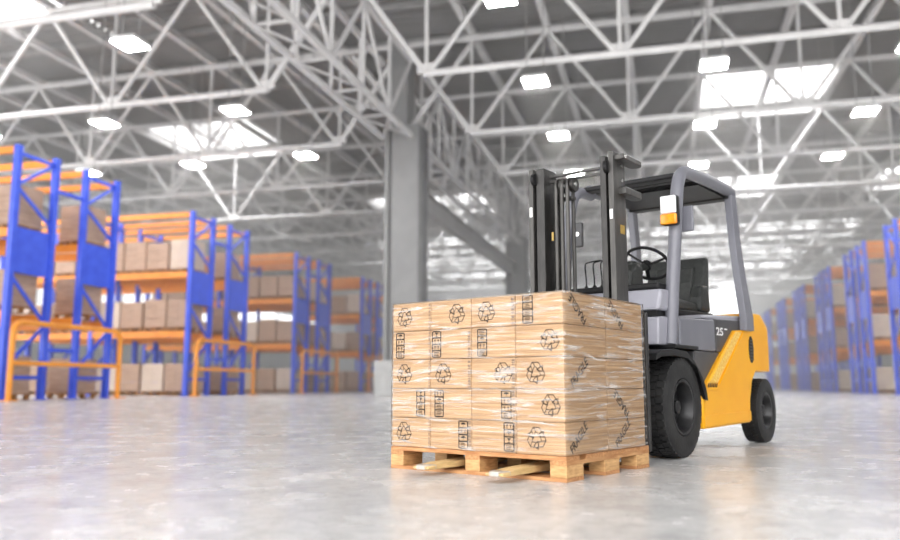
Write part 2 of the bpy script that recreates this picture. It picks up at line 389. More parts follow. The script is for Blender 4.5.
# ------------------------------------------------------------------ hanging lights
def lamp():
    t = thing('hanging_light', 'x', 'ceiling light')
    MB().box(-.43, .43, -.43, .43, .02, .14).build('housing', M['lamp_body'], t, .02)
    MB().box(-.40, .40, -.40, .40, -.01, .02).build('diffuser', M['lamp_glow'], t)
    m = MB()
    for y in (-.3, .3): m.tube([(0, y, .14), (0, y, 6.1)], .02, 5)
    m.build('suspension_rod', M['steel_grey'], t)
    return t
lp = lamp(); first = True
for side, vs in (('right', [-4, 1.95, 7.9, 13.8, 19.7]), ('left', [-15.7, -21.6, -27.5, -33.4])):
    for k in range(4):
        if k == 3 and side == 'left': continue
        for j, v in enumerate(vs):
            u = 20.3 + 6.35 * k
            lab = 'square hanging light, %s bay, %s out from the column line, %s row back' % (side, ORD[j], ORD[k])
            if first: lp.location = W(u, v, 10.95); lp.rotation_euler = (0, 0, WR); lp['label'] = lab; lp['group'] = 'square hanging lights'; first = False
            else: dup(lp, W(u, v, 10.95), WR, lab)

# ------------------------------------------------------------------ pallet racks
RD, RG, RH = 1.65, 1.45, 8.0          # frame depth, gap between back-to-back racks, height
LV = [2.62, 5.2]
BAY = 4.85
rack_cache = {}
def make_rack(sy, bays, linked, label):
    key = (sy, bays, linked)
    if key in rack_cache: return dup(rack_cache[key], (0, 0, 0), 0, label)
    t = thing('pallet_rack', label, 'pallet rack')
    for fi in range(bays + 1):
        y = sy * fi * BAY
        for x in (0, RD):
            m = MB(); m.box(x - .10, x + .10, y - .09, y + .09, .03, RH); m.box(x - .17, x + .17, y - .15, y + .15, 0, .03)
            m.build('upright', M['rack_blue'], t)
        for za, zb in ((0.9, 2.4), (2.4, 3.9), (5.6, 6.7), (6.7, 7.8)):
            k = int(za * 10) % 2
            MB().bar((0, y, za if k else zb), (RD, y, zb if k else za), .07, .10).build('brace', M['rack_blue'], t)
        for z in (.7, 7.75): MB().bar((0, y, z), (RD, y, z), .07, .12).build('cross_tie', M['rack_blue'], t)
        if fi == 0: MB().box(.1, RD - .1, y - .04, y + .04, 3.95, 5.4).build('end_panel', M['rack_blue'], t)
    for bi in range(bays):
        y0, y1 = sy * bi * BAY, sy * (bi + 1) * BAY
        for x in (-.02, RD + .02):
            for z in LV: MB().bar((x, y0, z), (x, y1, z), .12, .28).build('beam', M['rack_orange'], t)
            MB().bar((x, y0, RH - .15), (x, y1, RH - .15), .12, .22).build('beam', M['rack_orange'], t)
    if linked:
        for z in (1.6, 6.9): MB().bar((RD + .1, 0, z), (RD + RG - .12, 0, z), .08, .12).build('spacer', M['rack_blue'], t)
    rack_cache[key] = t
    return t

def make_pallet(name):
    t = MB()
    for i in range(5): t.box(-.56, .56, -.53 + i * .235, -.53 + i * .235 + .12, .16, .19)
    for x in (-.56, -.06, .44):
        for y in (-.53, -.06, .41): t.box(x, x + .12, y, y + .12, .025, .16)
        t.box(x, x + .12, -.53, .53, 0, .025)
    return t.build(name, M['pallet_far'], None)
def make_load(h, mat, nz=3):
    t = MB(); st = h / nz
    for k in range(nz):
        for sx in (0, 1):
            for syy in (0, 1):
                x0 = -.54 + sx * .54; y0 = -.525 + syy * .53
                t.box(x0, x0 + .535, y0, y0 + .52, k * st, k * st + st - .012)
    return t.build('wrapped_load', mat, None)
pal0 = None; loads0 = {}
NM = ['the floor', 'lower beams', 'upper beams']
def fill(side, row, rk, sy, u0, vf, bays, cols=4):
    global pal0
    for li, z in enumerate([0, LV[0] + .14, LV[1] + .14]):
        for c in range(cols if bays else 0):
            for bi in range(bays):
                d = bi * BAY + .70 + c * 1.172
                v = vf - sy * d
                u = u0 + RD / 2 + random.uniform(-.04, .04)
                nth = bi * 4 + c
                where = '%s, %s from the aisle, %s rack, %s pair, %s side' % (NM[li], ORD[nth], rk, ORD[row], side)
                rot = WR + random.uniform(-.006, .006)
                if random.random() < .06: continue
                if pal0 is None: o = pal0 = make_pallet('wooden_pallet')
                else: o = pal0.copy(); C.objects.link(o)
                tag(o, 'pallet on ' + where, 'pallet', 'pallets in the racks', W(u, v, z), rot)
                hh = random.choice([1.15, 1.2, 1.25]) if li < 2 else random.choice([1.2, 1.3])
                if li == 0: hh = 1.2
                pale = random.random() < .22
                key = (hh, pale)
                if key not in loads0: l = loads0[key] = make_load(hh, M['load_pale'] if pale else M['load'])
                else: l = loads0[key].copy(); C.objects.link(l)
                tag(l, ('pale' if pale else 'brown') + ' carton load on ' + where, 'carton load', 'carton loads in the racks', W(u, v, z + .19), rot)

def guard(label, loc):
    t = thing('rack_guard', label, 'rack guard', loc, WR, 'orange rack guards')
    w = 4.9; h = 2.35; r = .35
    p = [(0, 0, 0)] + [(r - r * math.cos(a), 0, h - r + r * math.sin(a)) for a in [i * PI / 12 for i in range(7)]] + [(w - r + r * math.sin(a), 0, h - r + r * math.cos(a)) for a in [i * PI / 12 for i in range(7)]] + [(w, 0, 0)]
    MB().tube(p, .09, 10).build('hoop', M['guard_orange'], t)
    MB().tube([(0, 0, 1.12), (w, 0, 1.12)], .075, 10).build('mid_rail', M['guard_orange'], t)
    f = MB()
    for x in (0, w): f.box(x - .2, x + .2, -.2, .2, 0, .03)
    f.build('foot_plate', M['guard_orange'], t)
    return t

VLF, VRF = -19.55, 10.45
LU = [20.2, 30.3, 41.6, 52.6, 64.3, 75.3]; LVF = [-19.5, -19.7, -20.2, -20.4, -20.5, -20.6]
for r, u in enumerate(LU):
    bays = [1, 2, 2, 1, 1, 1][r]; VLF = LVF[r]
    for q, nm in enumerate(('nearer', 'farther')):
        uu = u + q * (RD + RG)
        t = make_rack(1, bays, q == 0, 'blue and orange pallet rack, %s of the %s pair on the left' % (nm, ORD[r]))
        t.location = W(uu, VLF); t.rotation_euler = (0, 0, WR); t['group'] = 'pallet racks on the left'
        fill('left', r, nm, 1, uu, VLF, bays if q == 0 else 1, 4 if q == 0 else 1)
    guard('orange tube guard in front of the %s pair of racks on the left' % ORD[r], W(u - .45, VLF + .75))
RU = [36.9, 46.0, 55.6, 65.4, 75.6, 86]
for r, u in enumerate(RU):
    for q, nm in enumerate(('nearer', 'farther')):
        uu = u + q * (RD + RG)
        t = make_rack(-1, 1, q == 0, 'blue and orange pallet rack, %s of the %s pair on the right' % (nm, ORD[r]))
        t.location = W(uu, VRF); t.rotation_euler = (0, 0, WR); t['group'] = 'pallet racks on the right'
        fill('right', r, nm, -1, uu, VRF, 1, 4 if q == 0 else 1)

# ------------------------------------------------------------------ loaded pallet in front
pt = thing('wooden_pallet', 'clean wooden pallet on the floor under the wrapped carton stack', 'pallet', T(0, 0), FR)
PW, PD = 1.21, 1.0
for i, x in enumerate((0, .213, .428, .643, .857)):
    MB().box(x, x + (.143 if i in (0, 4) else .205), 0, PW, .106, .130).build('deck_board', M['wood'], pt, .003)
for y in (0, .55, 1.11): MB().box(0, PD, y, y + .10, .084, .106).build('stringer_board', M['wood_x'], pt, .002)
for y, w in ((0, .10), (.55, .10), (1.11, .10)):
    for x in (0.0, .42, .82):
        MB().box(x, x + .18, y, y + w, .02, .084).build('block', M['wood_pale'], pt, .004)
for x in (0.0, .42, .82): MB().box(x, x + .18, 0, PW, 0, .02).build('bottom_board', M['wood'], pt, .002)

# print marks
def recycle(m, cx, cz, R, plane):
    # three bent chasing arrows as thin outlines
    def P(x, y): return plane(cx + x, cz + y)
    def stroke(pts, w=.0046):
        for (x0, y0), (x1, y1) in zip(pts[:-1], pts[1:]):
            dx, dy = x1 - x0, y1 - y0; L_ = math.hypot(dx, dy) or 1; nx, ny = -dy / L_ * w / 2, dx / L_ * w / 2
            m.add([P(x0 + nx, y0 + ny), P(x1 + nx, y1 + ny), P(x1 - nx, y1 - ny), P(x0 - nx, y0 - ny)], [(0, 1, 2, 3)])
    for k in range(3):
        an = k * 2 * PI / 3
        def r(x, y): return (R * (x * math.cos(an) - y * math.sin(an)), R * (x * math.sin(an) + y * math.cos(an)))
        stroke([r(-.80, .20), r(-.36, .92), r(.30, .92), r(.56, .50)])
        stroke([r(-.42, .02), r(-.12, .52), r(.06, .52), r(.16, .34)])
        stroke([r(-.80, .20), r(-.42, .02)]); stroke([r(-.30, .92), r(-.06, .56)])
        stroke([r(.76, .64), r(.70, .10), r(.12, .26), r(.76, .64)])
def tblock(m, cx, cz, plane, seed):
    rr = random.Random(seed); w, h = .054, .150
    def q(x0, x1, y0, y1): m.add([plane(cx + x0, cz + y0), plane(cx + x1, cz + y0), plane(cx + x1, cz + y1), plane(cx + x0, cz + y1)], [(0, 1, 2, 3)])
    n = 4; ch = h / n; t = .0075
    q(-w / 2 - t, -w / 2, -h / 2, h / 2); q(w / 2, w / 2 + t, -h / 2, h / 2)
    for k in range(n + 1): q(-w / 2, w / 2, -h / 2 + k * ch - t / 2, -h / 2 + k * ch + t / 2)
    for k in range(n):
        y0 = -h / 2 + k * ch; yc = y0 + ch / 2; s = rr.choice('abcd') if k else 'd'
        if s == 'a':    # two upward arrows
            for x in (-.012, .012):
                q(x - .002, x + .002, y0 + .006, yc + .004); m.add([plane(cx + x - .008, cz + yc + .002), plane(cx + x + .008, cz + yc + .002), plane(cx + x, cz + yc + .012)], [(0, 1, 2)])
        elif s == 'b':  # glass
            m.add([plane(cx - .013, cz + yc + .012), plane(cx + .013, cz + yc + .012), plane(cx + .003, cz + yc), plane(cx - .003, cz + yc)], [(3, 2, 1, 0)])
            q(-.002, .002, y0 + .007, yc); q(-.010, .010, y0 + .005, y0 + .009)
        elif s == 'c':  # umbrella
            pts = [(.017 * math.cos(a), .012 * math.sin(a)) for a in [i * PI / 8 for i in range(9)]]
            m.add([plane(cx + x, cz + yc + y) for x, y in pts], [tuple(range(9))]); q(-.0015, .0015, y0 + .006, yc)
        else:           # text lines
            for j in range(3): q(-.019, .019 - rr.random() * .01, y0 + .007 + j * .009, y0 + .0115 + j * .009)

def text_mb(s, size):
    cu_ = bpy.data.curves.new('t', 'FONT'); cu_.body = s; cu_.size = size; cu_.align_x = 'CENTER'; cu_.align_y = 'CENTER'; cu_.resolution_u = 3; cu_.offset = size * .018
    ob = bpy.data.objects.new('t', cu_); C.objects.link(ob)
    dg = bpy.context.evaluated_depsgraph_get(); dg.update()
    me = ob.evaluated_get(dg).to_mesh()
    vs = [tuple(v.co) for v in me.vertices]; fs = [tuple(p.vertices) for p in me.polygons]
    ob.evaluated_get(dg).to_mesh_clear(); bpy.data.objects.remove(ob)
    return vs, fs
FRAG = text_mb('FRAGILE', .070)
def text_on(m, tm, c0, c1, ang, plane, sx=1., sy=1., shear=0.):
    vs, fs = tm; out = []
    for x, y, _ in vs:
        x = x * sx + y * shear; y = y * sy
        X = x * math.cos(ang) - y * math.sin(ang); Y = x * math.sin(ang) + y * math.cos(ang)
        out.append(plane(c0 + X, c1 + Y))
    m.add(out, fs)

BZ0 = .131; BH = .1715
marks = {  # (row from top, column from left) -> (kind, b of the mark)
 (0, 0): ('r', 1.11), (0, 1): ('r', .71), (0, 2): ('r', .50), (0, 3): ('t', .225),
 (1, 0): ('t', 1.145), (1, 1): ('t', .86), (1, 2): ('t', .53), (1, 3): ('r', .09),
 (2, 0): ('r', 1.11), (2, 1): ('r', .81), (2, 2): ('r', .39), (2, 3): ('r', .18),
 (3, 0): ('t', .98), (3, 1): ('t', .84), (3, 2): ('t', .37), (3, 3): ('r', .09),
 (4, 0): ('r', 1.11), (4, 1): ('t', .665), (4, 2): ('t', .355), (4, 3): ('r', .18)}
sidem = {(0, 0): [(.165, -1)], (0, 1): [(.62, -1)], (2, 0): [(.17, 1)], (3, 1): [(.66, -1)], (4, 0): [(.15, 1)], (4, 1): [(.67, 1)]}
ROWN = ['top', 'second', 'middle', 'fourth', 'bottom']; COLN = ['far left', 'left middle', 'right middle', 'right corner']
def carton(row, col, back, label):
    y1 = PW - .005 - col * .3; y0 = y1 - .297
    x0, x1 = (0.004, .484) if not back else (.489, .972)
    z0 = BZ0 + (4 - row) * BH; z1 = z0 + BH - .003
    oc = T((x0 + x1) / 2, (y0 + y1) / 2, z0)
    t = thing('cardboard_box', label, 'cardboard box', oc, FR, 'cartons on the pallet')
    cx, cy = (x0 + x1) / 2, (y0 + y1) / 2
    MB().box(x0 - cx, x1 - cx, y0 - cy, y1 - cy, 0, z1 - z0).build('carton', M['cardboard'], t, .005)
    zc = BH / 2
    pf = lambda p, q: (x0 - cx - .0012, -p, q)         # front face: horizontal coordinate p = -y
    if not back:
        k, b = marks[(row, col)]
        m = MB()
        if k == 'r': recycle(m, -(b - cy), zc, .060, pf)
        else: tblock(m, -(b - cy), zc, pf, row * 7 + col)
        m.build('printed_mark', M['ink'], t, fix=False)
        if (col in (1,) and row in (1, 2)) or (col == 2 and row in (0, 2, 3, 4)) or (col == 0 and row != 3) or (col == 1 and row == 4):
            m = MB(); e = y0 - cy + .004; rr = random.Random(row * 3 + col); w_ = .009 if col == 0 else .02
            z = .004
            while z < BH - .012:
                h_ = rr.uniform(.006, .018); m.add([pf(-e - w_, z), pf(-e, z), pf(-e, z + h_), pf(-e - w_, z + h_)], [(0, 1, 2, 3)]); z += h_ + rr.uniform(.003, .010)
            m.build('seam_tape', M['tape'], t, fix=False)
    if col == 3:
        ps = lambda p, q: (p, y0 - cy - .0012, q)
        for (a_, sg) in sidem.get((row, 1 if back else 0), []):
            m = MB()
            text_on(m, FRAG, a_ - cx, zc, math.radians(38) if sg > 0 else math.radians(142), ps, .84, 1.0)
            m.build('fragile_print', M['ink'], t, fix=False)
    return t
for row in range(5):
    for col in range(4):
        k, b = marks[(row, col)]
        what = 'a recycling mark' if k == 'r' else 'a handling symbol strip'
        carton(row, col, False, 'brown cardboard box with %s, %s layer, %s of the long face' % (what, ROWN[row], COLN[col]))
for row in range(5):
    carton(row, 3, True, 'brown cardboard box at the mast end of the short face, %s layer%s' % (ROWN[row], ', FRAGILE print' if (row, 1) in sidem else ', no print'))
for row in range(5):
    carton(row, 0, True, 'brown cardboard box at the hidden rear left corner, %s layer' % ROWN[row])
for col in (1, 2): carton(0, col, True, 'brown cardboard box in the rear of the top layer, %s place' % COLN[col])

# stretch film sleeve
def film():
    m = MB(); X0, X1, Y0, Y1 = -.006, .984, -.006, PW + .004; r = .02
    ring = []
    def arc(cx, cy, a0):
        for i in range(5):
            a = a0 + i * PI / 8; ring.append((cx + r * math.cos(a), cy + r * math.sin(a)))
    def line(p, q, n):
        for i in range(1, n): ring.append((p[0] + (q[0] - p[0]) * i / n, p[1] + (q[1] - p[1]) * i / n))
    arc(X0 + r, Y0 + r, PI); line((X0 + r, Y0), (X1 - r, Y0), 40)
    arc(X1 - r, Y0 + r, -PI / 2); line((X1, Y0 + r), (X1, Y1 - r), 24)
    arc(X1 - r, Y1 - r, 0); line((X1 - r, Y1), (X0 + r, Y1), 24)
    arc(X0 + r, Y1 - r, PI / 2); line((X0, Y1 - r), (X0, Y0 + r), 48)
    nz = 50; n = len(ring); zt = BZ0 + 5 * BH + .001; zb = .1325
    rr = random.Random(3)
    ph = [rr.uniform(0, 6.28) for _ in range(8)]
    vs = []
    cxx, cyy = (X0 + X1) / 2, (Y0 + Y1) / 2
    for k in range(nz + 1):
        z = zb + (zt - zb) * k / nz
        for i, (x, y) in enumerate(ring):
            d = .0022 * (1 + math.sin(z * 70 + x * 3 + y * 4 + ph[0]) * .6 + math.sin(z * 160 + x * 5 - y * 6 + ph[1]) * .4)
            L_ = math.hypot(x - cxx, y - cyy); vs.append((x + (x - cxx) / L_ * d, y + (y - cyy) / L_ * d, z))
    fs = [(k * n + i, k * n + (i + 1) % n, (k + 1) * n + (i + 1) % n, (k + 1) * n + i) for k in range(nz) for i in range(n)]
    m.add(vs, fs, True)
    # folded edge on the top
    top = [(x, y, zt) for x, y in ring]
    base = len(m.v); inner = [(cxx + (x - cxx) * .90, cyy + (y - cyy) * .90, zt + .002) for x, y in ring]
    m.add([vs[nz * n + i] for i in range(n)] + inner, [(i, (i + 1) % n, n + (i + 1) % n, n + i) for i in range(n)], True)
    return m.build('stretch_film', M['film'])
tag(film(), 'clear wrinkled stretch film wound around the carton stack on the pallet', 'stretch film', None, T(0, 0), FR)

# ------------------------------------------------------------------ forklift
F = thing('forklift', 'yellow and grey counterbalance forklift carrying a wrapped carton pallet', 'forklift', T(1.6, .555), FR)
off = (-1.6, -.555, 0)
def fb(mb, name, mat, bevel=0, seg=2, parent=None, fix=True):
    mb.v = [(x + off[0], y + off[1], z) for x, y, z in mb.v]
    return mb.build(name, mat, parent or F, bevel, seg, fix)
BR, BL = .04, 1.07                      # outer sides of the truck
mir = lambda y: BR + BL - y

# counterweight and side skirts, one casting with rounded rear corners
prof = [(2.03, .18), (2.03, .460), (2.10, .475), (2.80, .925), (3.02, .94), (3.12, 1.08), (3.20, 1.095), (3.70, 1.105), (3.79, 1.05), (3.80, .82), (3.79, .605), (3.27, .605), (3.16, .52), (3.09, .36), (3.075, .19)]
bm = bmesh.new()
A_ = [bm.verts.new((x, BR, z)) for x, z in prof]; B_ = [bm.verts.new((x, BL, z)) for x, z in prof]
n = len(prof); bm.faces.new(A_); bm.faces.new(B_[::-1])
for i in range(n): bm.faces.new((A_[i], B_[i], B_[(i + 1) % n], A_[(i + 1) % n]))
bm.edges.ensure_lookup_table()
es = []
for ring in (A_, B_):
    for i in (7, 8, 9):
        e = bm.edges.get((ring[i], ring[i + 1])); es.append(e)
bmesh.ops.recalc_face_normals(bm, faces=bm.faces)
bmesh.ops.bevel(bm, geom=es, offset=.17, segments=7, profile=.5, affect='EDGES', clamp_overlap=False)
for v in bm.verts: v.co.x += off[0]; v.co.y += off[1]
me = bpy.data.meshes.new('counterweight')
bm.to_mesh(me); bm.free(); me.materials.append(M['yellow'])
for p in me.polygons: p.use_smooth = True
me.set_sharp_from_angle(angle=math.radians(35))
cw = bpy.data.objects.new('counterweight', me); C.objects.link(cw); cw.parent = F
b = cw.modifiers.new('bevel', 'BEVEL'); b.width = .014; b.segments = 2; b.limit_method = 'ANGLE'; b.angle_limit = math.radians(40)
# lower lip on the skirt, ridge and scuffed band along the diagonal
for yy, s_ in ((BR, -1), (BL, 1)):
    y0, y1 = sorted((yy, yy + s_ * .012))
    fb(MB().prism_y([(2.32, .455), (2.38, .49), (2.99, .915), (2.95, .915), (2.35, .500), (2.06, .470), (2.06, .455)], y0, y1), 'ridge', M['yellow'], .004, parent=None)
    y0, y1 = sorted((yy, yy + s_ * .004))
    fb(MB().prism_y([(2.17, .505), (2.33, .505), (2.94, .915), (2.80, .915)], y0, y1), 'scuffed_band', M['yellow_worn'])
    fb(MB().prism_y([(2.035, .195), (2.035, .275), (3.07, .285), (3.072, .205)], *sorted((yy, yy + s_ * .008))), 'skirt_lip', M['yellow'], .004)
# lettering at the foot of the band (small, slanted)
m = MB(); ps = lambda p, q: (p, BR - .014, q)
for i in range(6):
    x = 2.10 + i * .034
    m.add([ps(x, .476), ps(x + .022, .476), ps(x + .034, .500), ps(x + .012, .500)], [(0, 1, 2, 3)])
    m.add([ps(x + .016, .503), ps(x + .038, .503), ps(x + .040, .508), ps(x + .018, .508)], [(0, 1, 2, 3)])
fb(m, 'lettering', M['black'], fix=False)
# oval vent
m = MB(); n = 28
m.add([(3.17 + .060 * math.cos(2 * PI * i / n), BR - .003, .785 + .112 * math.sin(2 * PI * i / n)) for i in range(n)] + [(3.17 + .060 * math.cos(2 * PI * i / n), BR + .02, .785 + .112 * math.sin(2 * PI * i / n)) for i in range(n)],
      [tuple(range(n))] + [(i, (i + 1) % n, (i + 1) % n + n, i + n) for i in range(n)])
vent = fb(m, 'side_vent', M['black'])
m = MB()
for k in range(7): m.box(3.13, 3.21, BR - .008, BR - .003, .70 + k * .026, .708 + k * .026)
fb(m, 'louvre', M['dark_grey_paint'], parent=vent)
# rear inner mass
fb(MB().box(3.05, 3.70, .30, .81, .18, .62), 'steer_axle_housing', M['dark_grey_paint'], .02)

# chassis
fb(MB().prism_y([(1.38, .25), (1.38, .70), (2.05, .72), (2.05, .16), (3.07, .20), (3.07, .6), (2.9, .95), (1.8, .95), (1.36, .72), (1.36, .25)][:0] or [(1.36, .22), (1.36, .76), (2.1, .90), (3.05, .90), (3.05, .22)], .30, .81), 'chassis', M['dark_grey_paint'], .01)
fb(MB().prism_y([(1.98, .40), (2.0, .74), (2.84, .74), (2.86, .60), (2.2, .30), (2.04, .30)], BR + .035, BL - .035), 'lower_side_panel', M['dark_grey_paint'], .01)
fb(MB().prism_y([(1.60, .745), (1.60, .770), (2.02, .770), (2.02, .745)], BR + .01, BL - .01), 'step_plate', M['black'], .004)
fb(MB().prism_y([(1.74, .765), (1.74, .965), (2.425, .990), (2.425, .745), (2.04, .745)], BR + .03, BL - .03), 'upper_side_panel', M['grey_paint'], .012)
fb(MB().prism_y([(2.43, .745), (2.43, .995), (3.10, 1.02), (3.10, .745)], BR + .028, BL - .028), 'battery_cover_panel', M['dark_grey_paint'], .008)
fb(MB().prism_y([(2.20, .990), (2.26, 1.02), (3.14, 1.065), (3.14, .99)], BR + .05, BL - .05), 'engine_hood', M['light_grey_paint'], .015)
fb(MB().prism_y([(1.48, .765), (1.50, .955), (1.58, .965), (1.74, .965), (1.74, .765)], .12, .99), 'front_lower_cowl', M['light_grey_paint'], .012)
fb(MB().box(1.53, 1.80, .15, .96, .963, 1.005), 'cowl_recess', M['black'])
fb(MB().prism_y([(1.50, 1.005), (1.56, 1.155), (1.80, 1.165), (1.80, 1.005)], BR + .08, BL - .08), 'front_cowl', M['light_grey_paint'], .02)
fb(MB().box(1.58, 1.95, .15, .96, 1.160, 1.205), 'dashboard', M['black'], .012)
# number badge "25" on the dark panel
tm = text_mb('25', .10); m = MB()
text_on(m, tm, 2.515, .900, 0, lambda p, q: (p, BR + .0255, q), 1.6, .85)
text_on(m, tm, 2.519, .900, 0, lambda p, q: (p, BR + .0252, q), 1.6, .85)
m.box(2.625, 2.685, BR + .0245, BR + .027, .922, .933)
fb(m, 'number_badge', M['sticker_white'], fix=False)

# wheels
def wheel(name, cx, r, yo, yi, rim_r, lugs):
    s_ = 1 if yi > yo else -1; w = abs(yi - yo)
    t = MB(); P_ = lambda f, rr: (yo + s_ * w * f, rr)
    t.lathe_y([P_(.10, rim_r), P_(.02, rim_r + .015), P_(0, rim_r + .05), P_(.0, r * .82), P_(.03, r * .93), P_(.10, r * .985), P_(.2, r - .012), P_(.8, r - .012), P_(.9, r * .985), P_(.97, r * .93), P_(1, r * .82), P_(1, rim_r)], cx, r, 56, False)
    # tread lugs in staggered blocks
    nl = lugs
    for i in range(nl):
        for half in (0, 1):
            a = 2 * PI * (i + half * .5) / nl
            for (f0, f1, da) in ((.05, .28, 0), (.30, .47, .04)):
                g0, g1 = (f0, f1) if half == 0 else (1 - f1, 1 - f0)
                aw = PI / nl * .72; a_ = a + da; r0 = r - .02; r1 = r - .002 if f0 > .1 else r - .005
                vs = []
                for rr in (r0, r1):
                    for g in (g0, g1):
                        for q in (-aw, aw):
                            vs.append((cx + rr * math.cos(a_ + q), yo + s_ * w * g, r + rr * math.sin(a_ + q)))
                t.add(vs, [(0, 1, 3, 2), (4, 6, 7, 5), (0, 4, 5, 1), (2, 3, 7, 6), (0, 2, 6, 4), (1, 5, 7, 3)])
    tire = fb(t, name, M['rubber'])
    m = MB(); m.lathe_y([P_(.06, rim_r + .006), P_(.03, rim_r + .004), P_(.03, rim_r - .012), P_(.10, rim_r - .022), P_(.45, rim_r - .035), P_(.48, rim_r * .55), P_(.40, rim_r * .5), P_(.36, rim_r * .30), P_(.34, 0.001)], cx, r, 40, False)
    rim = fb(m, 'rim', M['rim'], parent=None); rim.parent = tire
    m = MB()
    for i in range(6):
        a = 2 * PI * i / 6; c_, z_ = cx + rim_r * .72 * math.cos(a), r + rim_r * .72 * math.sin(a)
        m.lathe_y([P_(.49, .013), P_(.38, .013), P_(.36, .009)], c_, z_, 8)
    m.lathe_y([P_(.4, .05), P_(.2, .046), P_(.17, .03)], cx, r, 20)
    bo = fb(m, 'hub', M['rim']); bo.parent = tire
    return tire
wheel('front_wheel', 1.68, .343, .035, .27, .185, 40); wheel('front_wheel', 1.68, .343, mir(.035), mir(.27), .185, 40)
wheel('rear_wheel', 3.545, .275, .045, .205, .150, 46); wheel('rear_wheel', 3.545, .275, mir(.045), mir(.205), .150, 46)
# fenders
for y0, y1 in ((.02, .29), (mir(.29), mir(.02))):
    pts = [(1.22, .695), (1.30, .722), (1.50, .735), (1.72, .722)] + [(1.67 + .368 * math.cos(a), .343 + .368 * math.sin(a)) for a in [math.radians(q) for q in (66, 56, 46, 36, 26, 16, 8)]]
    m = MB(); w = .045
    out = pts; inn = []
    for i, (x, z) in enumerate(pts):
        p_, q_ = pts[max(i - 1, 0)], pts[min(i + 1, len(pts) - 1)]; dx, dz = q_[0] - p_[0], q_[1] - p_[1]; L_ = math.hypot(dx, dz)
        inn.append((x + dz / L_ * -w * -1 * -1, z - dx / L_ * w))
    m.prism_y(out + inn[::-1], y0, y1)
    fb(m, 'fender', M['black'], .004)

# overhead guard
def catmull(pts, n=6):
    P_ = [Vector(p) for p in pts]; out = []
    for i in range(len(P_) - 1):
        p0, p1, p2, p3 = P_[max(i - 1, 0)], P_[i], P_[i + 1], P_[min(i + 2, len(P_) - 1)]
        for k in range(n):
            t = k / n
            out.append(.5 * ((2 * p1) + (-p0 + p2) * t + (2 * p0 - 5 * p1 + 4 * p2 - p3) * t * t + (-p0 + 3 * p1 - 3 * p2 + p3) * t ** 3))
    out.append(P_[-1]); return out
og = bpy.data.objects.new('overhead_guard', None)
def sidepath(y): return [(1.655, y, .77), (1.725, y, 1.15), (1.80, y, 1.50), (1.865, y, 1.82), (1.90, y, 1.95), (1.965, y, 2.045), (2.08, y, 2.09), (2.24, y, 2.10)]
for yy in (.11, mir(.11)):
    fb(MB().tube(catmull([(x, y, z - (.03 * max(0, z - 1.6) / .5 if yy > .5 else 0)) for x, y, z in sidepath(yy)], 5), .048, 14), 'front_pillar', M['grey_paint'])
    fb(MB().tube(catmull([(2.20, yy, 2.10), (2.6, yy, 2.115), (2.95, yy, 2.12), (3.03, yy, 2.10)], 4), .048, 12), 'roof_rail', M['grey_paint'])
    s_ = 1 if yy < .5 else -1
    # rear pillar: flat section that widens to the foot
    secs = [(3.02, 2.14, .050, 0), (3.045, 2.0, .052, 0), (3.09, 1.7, .056, 0), (3.11, 1.4, .062, .02), (3.09, 1.2, .070, .05), (3.075, 1.05, .080, .072), (3.06, .935, .09, .076)]
    m = MB(); vs = []
    for xc, z, hw, sh in secs:
        for dx, dy in ((-hw, -.03), (hw * .7, -.045), (hw, 0), (hw * .7, .03), (-hw, .03)):
            vs.append((xc + dx, yy + (dy - sh) * s_, z))
    fs = [(i * 5 + k, i * 5 + (k + 1) % 5, (i + 1) * 5 + (k + 1) % 5, (i + 1) * 5 + k) for i in range(len(secs) - 1) for k in range(5)]
    fs += [tuple(range(5)), tuple((len(secs) - 1) * 5 + k for k in range(5))]
    m.add(vs, fs, True); fb(m, 'rear_pillar', M['grey_paint'], .006)
fb(MB().box(2.06, 2.18, .12, .99, 2.06, 2.10), 'front_crossbar', M['black'], .012)
fb(MB().box(2.96, 3.08, .10, 1.01, 2.05, 2.13), 'rear_crossbar', M['black'], .012)
for k in range(6):
    x = 2.24 + k * .125
    fb(MB().box(x, x + .075, .14, .97, 2.075, 2.12), 'roof_bar', M['black'], .005)
fb(MB().box(2.40, 3.02, .14, .97, 2.060, 2.072), 'roof_panel', M['black'])

# lamps and rear-view plates on the pillars
def lampset(yc, s_):
    y0, y1 = yc - .058, yc + .058
    body = fb(MB().box(1.74, 1.80, y0 - .004, y1 + .004, 1.632, 1.848), 'work_lamp', M['black'], .018, 3)
    o = fb(MB().box(1.715, 1.745, y0, y1, 1.712, 1.842), 'clear_lens', M['white_lens'], .012, 3); o.parent = body
    o = fb(MB().box(1.712, 1.745, y0 - .003, y1 + .003, 1.632, 1.710), 'amber_lens', M['amber'], .012, 3); o.parent = body
    a, b_ = sorted((yc + s_ * .01, yc - s_ * .0))
    br = fb(MB().box(1.80, 1.84, yc - .02, yc + .02, 1.70, 1.78), 'lamp_bracket', M['black'], .005); br.parent = body
lampset(.118, 1)
o = fb(MB().box(1.90, 1.925, .005, .125, 1.60, 1.79), 'side_plate', M['grey_paint'], .01)
bd = fb(MB().box(1.80, 1.83, .855, .935, 1.56, 1.755), 'rear_light_plate', M['dark_grey_paint'], .01)
o = fb(MB().tube([(1.79, .895, 1.66), (1.80, .895, 1.66)], .018, 12), 'plate_bolt', M['chrome']); o.parent = bd
fb(MB().bar((1.83, .90, 1.70), (1.84, 1.0, 1.70), .02, .02), 'plate_arm', M['black'])

